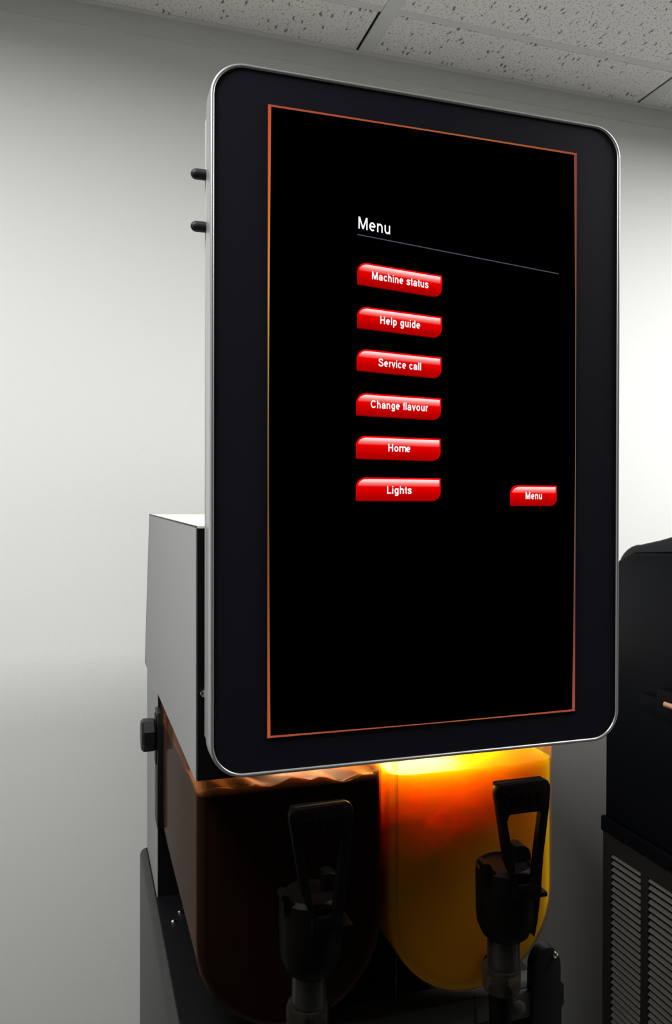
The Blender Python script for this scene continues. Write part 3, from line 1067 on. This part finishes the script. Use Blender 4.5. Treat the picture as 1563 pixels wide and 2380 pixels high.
# vented cabinet
VZ = -0.6170
obj('vent_cabinet', MB().box(IX + 0.012, IX1, IYF, IYB - 0.002, -EYE, VZ), M_BLACKM, ice, smooth=0, label='dark inside of the vented cabinet')
cols = [(1.1935, 1.2765), (1.0900, 1.1730), (0.9865, 1.0695)]
zt, zb = -0.6575, -1.0600
mb = MB()
x0, x1 = IX, IX + 0.0015
mb.box(x0, x1, IYF, IYB, -EYE, zb)
mb.box(x0, x1, IYF, IYB, zt, VZ)
edges = [IYB] + [v for c in cols for v in (c[1], c[0])] + [IYF]
for k in range(0, len(edges), 2):
    mb.box(x0, x1, edges[k + 1], edges[k], zb, zt)
vp = obj('vent_panel', mb, M_VENT, ice, smooth=0, label='brown grey louvred side panel')
slat = None
n_slat = 32
dz = (zt - zb) / n_slat
for ci, (ya, yb) in enumerate(cols):
    for k in range(n_slat):
        z1 = zt - k * dz
        off = (0, ya - cols[0][0], -k * dz)
        if slat is None:
            mb = MB()
            mb.prism([(IX + 0.0032, zt - 0.0005), (IX + 0.0044, zt - 0.0005), (IX - 0.0002, zt - 0.0068), (IX - 0.0014, zt - 0.0062)], ya + 0.0006, yb - 0.0006, 'y')
            slat = obj('vent_slat', mb, M_SLAT, vp, smooth=0)
        else:
            clone(slat, vp, off)
# ledge between cabinet and head
obj('ledge', MB().box(IX - 0.0045, IX1 + 0.004, IYF - 0.01, IYB + 0.003, VZ - 0.0060, -0.5930, 0.004, 3), M_ICE, ice, label='black projecting ledge')
# rounded upper shell: profile in depth and height, rounded edge towards the side
bp = [(IYB - 0.004, -0.594), (IYB - 0.004, -0.19)]
for k in range(11):
    a = radians(90 * k / 10)
    bp.append((IYB - 0.004 - 0.090 + 0.090 * cos(a), -0.172 + 0.092 * sin(a)))
bp += [(1.117, -0.0755), (IYF + 0.06, -0.070), (IYF + 0.02, -0.085), (IYF, -0.12), (IYF, -0.594)]
obj('ice_shell', MB().prism(bp, IX, IX1, 'x', 0.008, 3), M_ICE, ice, label='black upper shell with rounded rear corner')
lp = [(1.2580, -0.1060)]
for k in range(6):
    a = radians(40 + 50 * k / 5)
    lp.append((1.2010 + 0.074 * cos(a), -0.1420 + 0.076 * sin(a)))
lp += [(1.150, -0.0560), (1.117, -0.0480), (1.00, -0.0310), (IYF + 0.08, -0.0250), (IYF + 0.05, -0.075), (1.117, -0.0765), (1.215, -0.0830)]
obj('lid', MB().prism(lp, IX + 0.002, IX1 - 0.002, 'x', 0.004, 3), M_LID, ice, label='black lid sloping up towards the front')
mb = MB()
mb.box(IX - 0.010, IX + 0.004, 1.1400, 1.1870, -0.3585, -0.3300, 0.0015)
mb.box(IX - 0.012, IX + 0.004, 1.0200, 1.1400, -0.3600, -0.3120, 0.0015)
la = obj('hinge_bracket', mb, M_BLACKM, ice, label='black hinge bracket')
obj('hinge_pin', MB().tube((IX - 0.0155, 1.113, -0.3335), (IX - 0.0155, 1.03, -0.3335), 0.0060, 18), M_COPPER, la, label='shiny copper hinge pin')
